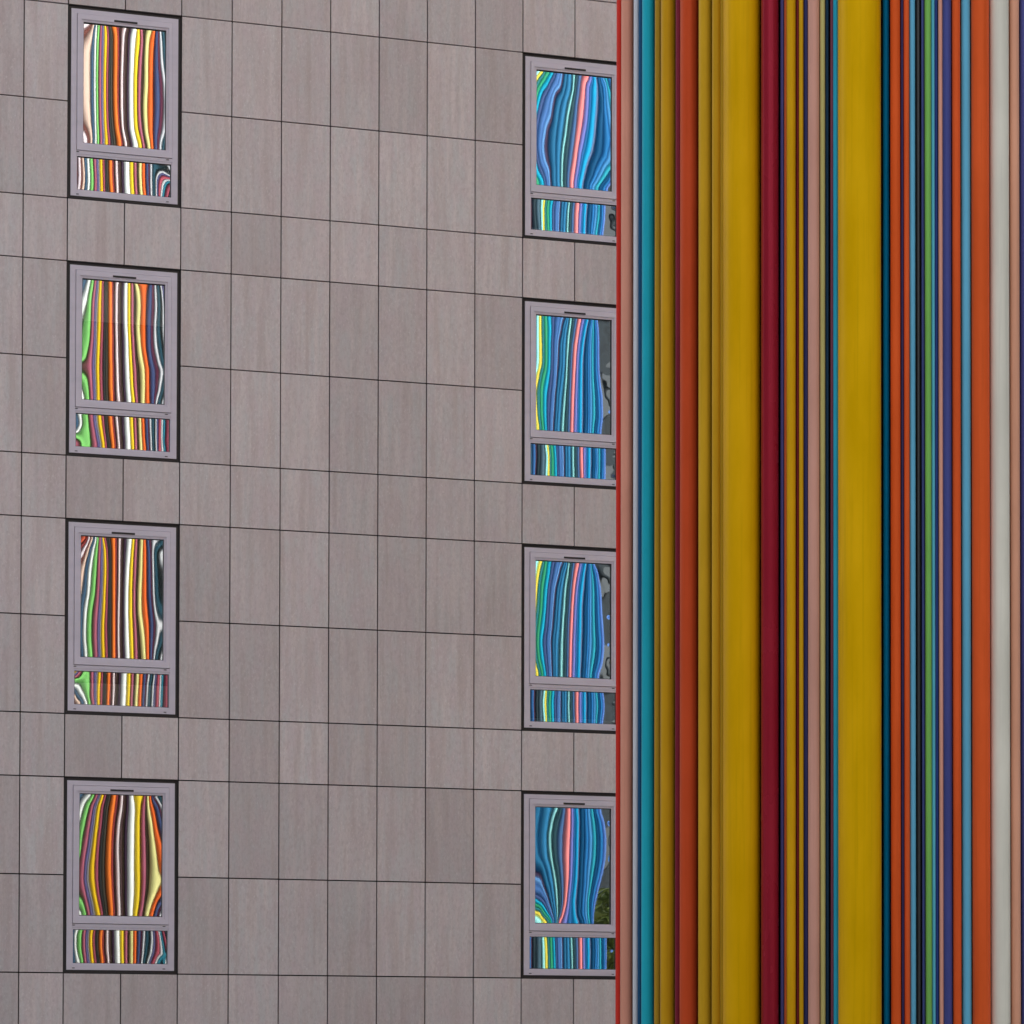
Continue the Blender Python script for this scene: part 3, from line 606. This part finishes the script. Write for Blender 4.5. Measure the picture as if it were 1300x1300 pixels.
for a, c, rgb, off, gn, lab in FRONT:
    mid = (a+c)/2; y = yfront(mid)
    P = at(mid, 700, y)
    ray = P[:2]-CAM[:2]; dist = np.hypot(*ray); ray = ray/dist
    depth = float(np.dot((P-CAM)[:2], cF[:2]/np.hypot(*cF[:2])))
    r = (c-a)/2/F_PX*depth
    ctr = P[:2] - ray*off + ray*(r*.35)
    h = 26+2*math.sin(mid*.37)
    mb = MB(); mb.tube(0, 0, r, 0, h, n=48 if r > .05 else 28, ch=min(.02, r*.4))
    o = mb.build('pipe', mat_pipe(albedo(rgb, gn*(1.32 if mid < 835 else 1.26 if mid < 918 else 1.02 if mid < 966 else 1.06)), .24 if 'glossy' in lab else .36, .9 if 'glossy' in lab else .5), None, (ctr[0], ctr[1], .005))
    o.rotation_euler.z = rng.random()*6
    tag(o, lab, 'pipe', GRP)
    front_pts.append((ctr[0]+ray[0]*(.10+r), ctr[1]+ray[1]*(.10+r)))

# the side turned to the facade, seen only in the windows
PALE = (.80,.82,.80)
LEFT = [(-40,34,(.45,.07,.04),'red'),(2,30,(.62,.45,.42),'dusty pink'),(40,36,(.50,.09,.05),'brick red'),(78,26,(.24,.04,.04),'maroon'),(112,28,(.72,.62,.66),'pinkish white'),(136,20,(.16,.045,.035),'red brown'),(159,26,(.74,.52,.42),'pale peach'),
 (190,30,(.045,.10,.17),'navy'),(220,27,PALE,'white'),(260,33,(.22,.58,.16),'light green'),(302,34,(.40,.11,.16),'mauve'),(330,24,(.13,.12,.28),'violet'),(348,9,(.45,.43,.46),'pale grey'),
 (372,34,(.80,.50,.02),'yellow'),(404,24,(.34,.075,.12),'mauve'),(430,20,(.03,.035,.035),'black'),(450,22,(.055,.05,.04),'olive black'),(490,42,(.80,.19,.035),'orange'),(521,15,(.32,.06,.08),'dark rose'),
 (540,18,(.06,.03,.03),'dark brown'),(562,28,(.78,.66,.68),'pinkish white'),(590,22,(.075,.04,.04),'brown'),(612,18,(.07,.045,.03),'dark brown'),(636,22,(.06,.03,.06),'aubergine'),(688,70,PALE,'broad white'),(747,43,(.80,.56,.03),'yellow'),
 (793,32,(.42,.12,.18),'mauve'),(821,16,(.06,.05,.03),'olive black'),(854,38,(.72,.68,.28),'pale yellow'),(894,34,(.80,.14,.03),'orange red'),(934,34,(.05,.07,.16),'navy'),(962,18,(.34,.08,.14),'mauve'),(980,17,(.70,.70,.74),'white'),
 (1006,30,(.02,.06,.085),'blue black'),(1029,14,(.03,.04,.035),'black'),(1044,14,(.72,.73,.75),'white'),(1063,24,(.08,.08,.18),'violet'),(1095,34,(.38,.07,.10),'rose'),(1121,17,(.62,.64,.66),'pale grey'),(1143,26,(.025,.17,.24),'teal'),
 (1190,54,(.28,.06,.09),'wine red'),(1235,22,(.02,.03,.05),'blue black'),(1262,16,(.70,.72,.74),'white'),(1285,22,(.02,.2,.26),'teal'),(1315,30,(.34,.07,.11),'rose'),(1350,34,(.7,.45,.03),'yellow'),(1395,40,(.05,.07,.16),'navy')]
RIGHT = [(20,40,(.05,.10,.2),'navy'),(66,44,(.03,.08,.13),'dark teal'),(110,42,(.035,.12,.30),'blue'),(138,14,(.10,.03,.045),'maroon'),(165,34,(.02,.035,.045),'slate black'),(205,46,(.06,.11,.15),'slate'),(248,23,(.34,.80,.82),'pale cyan'),(271,24,(.80,.62,.07),'yellow'),
 (298,26,(.02,.17,.20),'teal'),(325,30,(.035,.30,.15),'green'),(357,30,(.01,.34,.52),'cyan'),(386,26,(.05,.08,.20),'navy'),(415,34,(.05,.13,.33),'blue violet'),(440,17,(.13,.31,.62),'light blue'),(457,15,(.06,.03,.06),'aubergine'),
 (485,34,(.02,.13,.26),'deep blue'),(520,34,(.03,.18,.36),'mid blue'),(543,15,(.02,.09,.14),'dark teal'),(558,12,(.36,.82,.82),'pale cyan'),(584,32,(.02,.055,.07),'slate black'),(613,26,(.06,.14,.30),'slate blue'),(652,42,(.82,.24,.24),'pink'),
 (694,34,(.15,.17,.46),'lilac'),(720,20,(.02,.13,.32),'deep blue'),(748,33,(.01,.32,.60),'sky blue'),(772,11,(.22,.26,.42),'grey lilac'),(802,46,(.005,.06,.15),'dark blue'),(843,34,(.02,.15,.38),'royal blue'),(874,26,(.06,.24,.50),'mid blue'),
 (902,23,(.03,.34,.44),'turquoise'),(926,22,(.005,.06,.16),'dark blue'),(951,27,(.02,.16,.40),'royal blue'),(977,26,(.10,.21,.56),'blue violet')]
sL = [(s_of_U('L', u), abs(s_of_U('L', u+w_/2)-s_of_U('L', u-w_/2))/2, c, n) for u, w_, c, n in LEFT]
sR = [(s_of_U('R', u), abs(s_of_U('R', u+w_/2)-s_of_U('R', u-w_/2))/2, c, n) for u, w_, c, n in RIGHT]
BGRP = 'pipes on the facade side of the sculpture'
back_pts = []
def neigh(lst, i):
    a = lst[i-1][3] if i > 0 else None; c = lst[i+1][3] if i+1 < len(lst) else None
    return ' and '.join(x for x in (a, c) if x)
for lst, where in ((sL, 'outer'), (sR, 'inner')):
    used = {}
    for i, (x, r, c, n) in enumerate(lst):
        y = yback(x) + (.005 if sum(c) > 1.2 and r < .022 else -.012 if r < .012 else 0)
        lab = f'{n} pipe mirrored in the {where} windows between {neigh(lst, i)}'
        mb = MB(); mb.tube(0, 0, r*(.965 if lst is sL else 1.), 0, 26+1.5*math.sin(x*9), n=28, ch=min(.02, r*.4))
        o = mb.build('pipe', mat_pipe(c, .34), None, (x, y-r*.4, .005)); o.rotation_euler.z = rng.random()*6
        tag(o, lab, 'pipe', BGRP); back_pts.append((x, y))
# thicker pipes between the two mirrored stretches
x = sL[-1][0]+sL[-1][1]
xe = sR[0][0]-sR[0][1]
pal = [((.5,.12,.04),'rust red'),((.03,.2,.3),'petrol blue'),((.6,.42,.02),'mustard'),((.06,.07,.18),'indigo'),(PALE,'white'),((.1,.3,.08),'green'),((.55,.3,.25),'salmon')]
k = 0
rad = [.13,.07,.16,.05,.10,.15,.06,.12,.09,.17,.05,.11]
while x < xe-.06:
    r = min(rad[k % len(rad)], (xe-x)/2)
    c, n = pal[k % len(pal)]
    mb = MB(); mb.tube(0, 0, r*.99, 0, 26, n=36)
    o = mb.build('pipe', mat_pipe(c, .4), None, (x+r, yback(x+r)-r*.4, .005))
    nn, pn = pal[(k+1) % len(pal)][1], pal[(k-1) % len(pal)][1]
    tag(o, f'{n} pipe facing the bare facade slabs between {pn} and {nn}', 'pipe', BGRP); back_pts.append((x+r, yback(x+r)))
    x += 2*r; k += 1
# dark vent shaft the pipes are fixed to
xb0, xb1 = sL[0][0], sR[-1][0]
out = []
bx = np.linspace(xb0+.12, xb1-.08, 24)
out += [(q, yback(q)-.16) for q in bx]
fp = front_pts[0:]
far = [(7.2,-16.4),(8.6,-15.9),(9.9,-15.0),(10.6,-14.0),(xb1-.06,-13.4)]
far = [(q, w_) for q, w_ in far if q < xb1]
out += list(reversed(far))
out += list(reversed(fp))
mb = MB()
n = len(out)
for zz in (0., 25.):
    for q in out: mb.v.append((q[0], q[1], zz))
for i in range(n):
    j = (i+1) % n; mb.f.append((i, n+i, n+j, j)); mb.m.append(0); mb.sm.append(False)
mb.f.append(tuple(n+i for i in reversed(range(n)))); mb.m.append(0); mb.sm.append(False)
tag(mb.build('vent_shaft', mat_simple('shaft_black', (.012,.012,.014), .8, .2)), 'black vent shaft showing in the gaps between the coloured pipes', 'shaft')

# ------------------------------------------------------------------ what the windows mirror beyond the sculpture, plus an added unseen block
M_slate = None
m, nt, b = newmat('tower_cladding'); M_slate = m
n1 = noise(nt, mapped(nt, (1.6,1.6,1.1)), 1.2, 4)
L(nt, mixc(nt, ramp(nt, n1, .38, .62), (.010,.018,.024), (.042,.066,.082)), b.inputs['Base Color']); b.inputs['Roughness'].default_value = .55
M_tg = mat_simple('tower_glass', (.008,.012,.016), .15, .5)
tw = empty('office_tower', (26, -50, 0)); tag(tw, 'dark slate office block mirrored beyond the blue pipes in the windows', 'building')
t = MB(); t.box(0, 16, -32, 26, 0, 33); t.build('wall', M_slate, tw)
wm = MB(); wm.box(-.08, -.02, 0, .95, 0, 1.3)
w0 = None
for i in range(9):
    for j in range(11):
        o = None
        if w0 is None: w0 = wm.build('window', M_tg, tw); o = w0
        else: o = w0.copy(); col.objects.link(o); o.parent = tw
        o.location = (0, -8+i*1.7, 2.2+j*2.6)
lb = empty('unseen_light_blocker', (-44, -30, 0)); tag(lb, 'added unseen block that darkens the left edges of the pipes', 'building')  # added out of view, cuts sky light so pipes shade towards their left edges
t = MB(); t.box(-14, 0, -40, 36, 0, 24); t.build('wall', M_slate, lb)
for i in range(12):
    for j in range(7):
        o = w0.copy(); col.objects.link(o); o.parent = lb; o.location = (.10, -34+i*5.6, 2.2+j*3.1)

m, nt, b = newmat('leaf_green'); M_leaf = m
gi = N(nt, 'ShaderNodeNewGeometry')
L(nt, ramp(nt, gi.outputs['Random Per Island'], .0, 1., (.035,.06,.012,1), (.16,.19,.035,1)), b.inputs['Base Color']); b.inputs['Roughness'].default_value = .5
M_bark = mat_simple('bark', (.09,.07,.05), .9, .2)
def tree(x, y, h, cr, seed, lab):
    rg = random.Random(seed)
    t = empty('tree', (x, y, 0)); tag(t, lab, 'tree', 'trees on the plaza')
    mb = MB()
    def limb(p, q, r0, r1, n=8):
        b0 = len(mb.v); d = (Vector(q)-Vector(p)).normalized(); u = d.orthogonal().normalized(); v = d.cross(u)
        for pp, rr in ((p, r0), (q, r1)):
            for i in range(n):
                a = 2*math.pi*i/n; mb.v.append(tuple(Vector(pp)+rr*(math.cos(a)*u+math.sin(a)*v)))
        for i in range(n):
            j = (i+1) % n; mb.f.append((b0+i, b0+j, b0+n+j, b0+n+i)); mb.m.append(0); mb.sm.append(True)
    limb((0,0,0), (.05,.02,h*.45), .16, .11)
    tips = []
    for i in range(9):
        a = i*2.4+rg.random(); e = .5+.5*rg.random()
        q = (math.cos(a)*cr*.7*e, math.sin(a)*cr*.7*e, h*(.55+.35*rg.random()))
        limb((.05,.02,h*(.3+.02*i)), q, .06, .02, 6); tips.append(q)
    mb.build('trunk', M_bark, t)
    lf = MB()
    for q in tips:
        for s in range(1100):
            d = Vector((rg.gauss(0,1), rg.gauss(0,1), rg.gauss(0,.8))).normalized()*cr*.5*rg.random()**.45
            c = Vector(q)+d; s1 = .03+.03*rg.random()
            u = Vector((rg.gauss(0,1), rg.gauss(0,1), rg.gauss(0,.6))).normalized(); v = u.orthogonal().normalized()
            lf.poly([c-u*s1*1.7, c+v*s1*.8, c+u*s1*1.7, c-v*s1*.8])
    lf.build('crown', M_leaf, t)
tree(15.4, -24.6, 5.3, 1.5, 3, 'leafy green tree mirrored in the lowest window beside the pipes')
tree(18.6, -28.5, 5.2, 1.8, 5, 'second green tree standing behind the nearer mirrored tree')
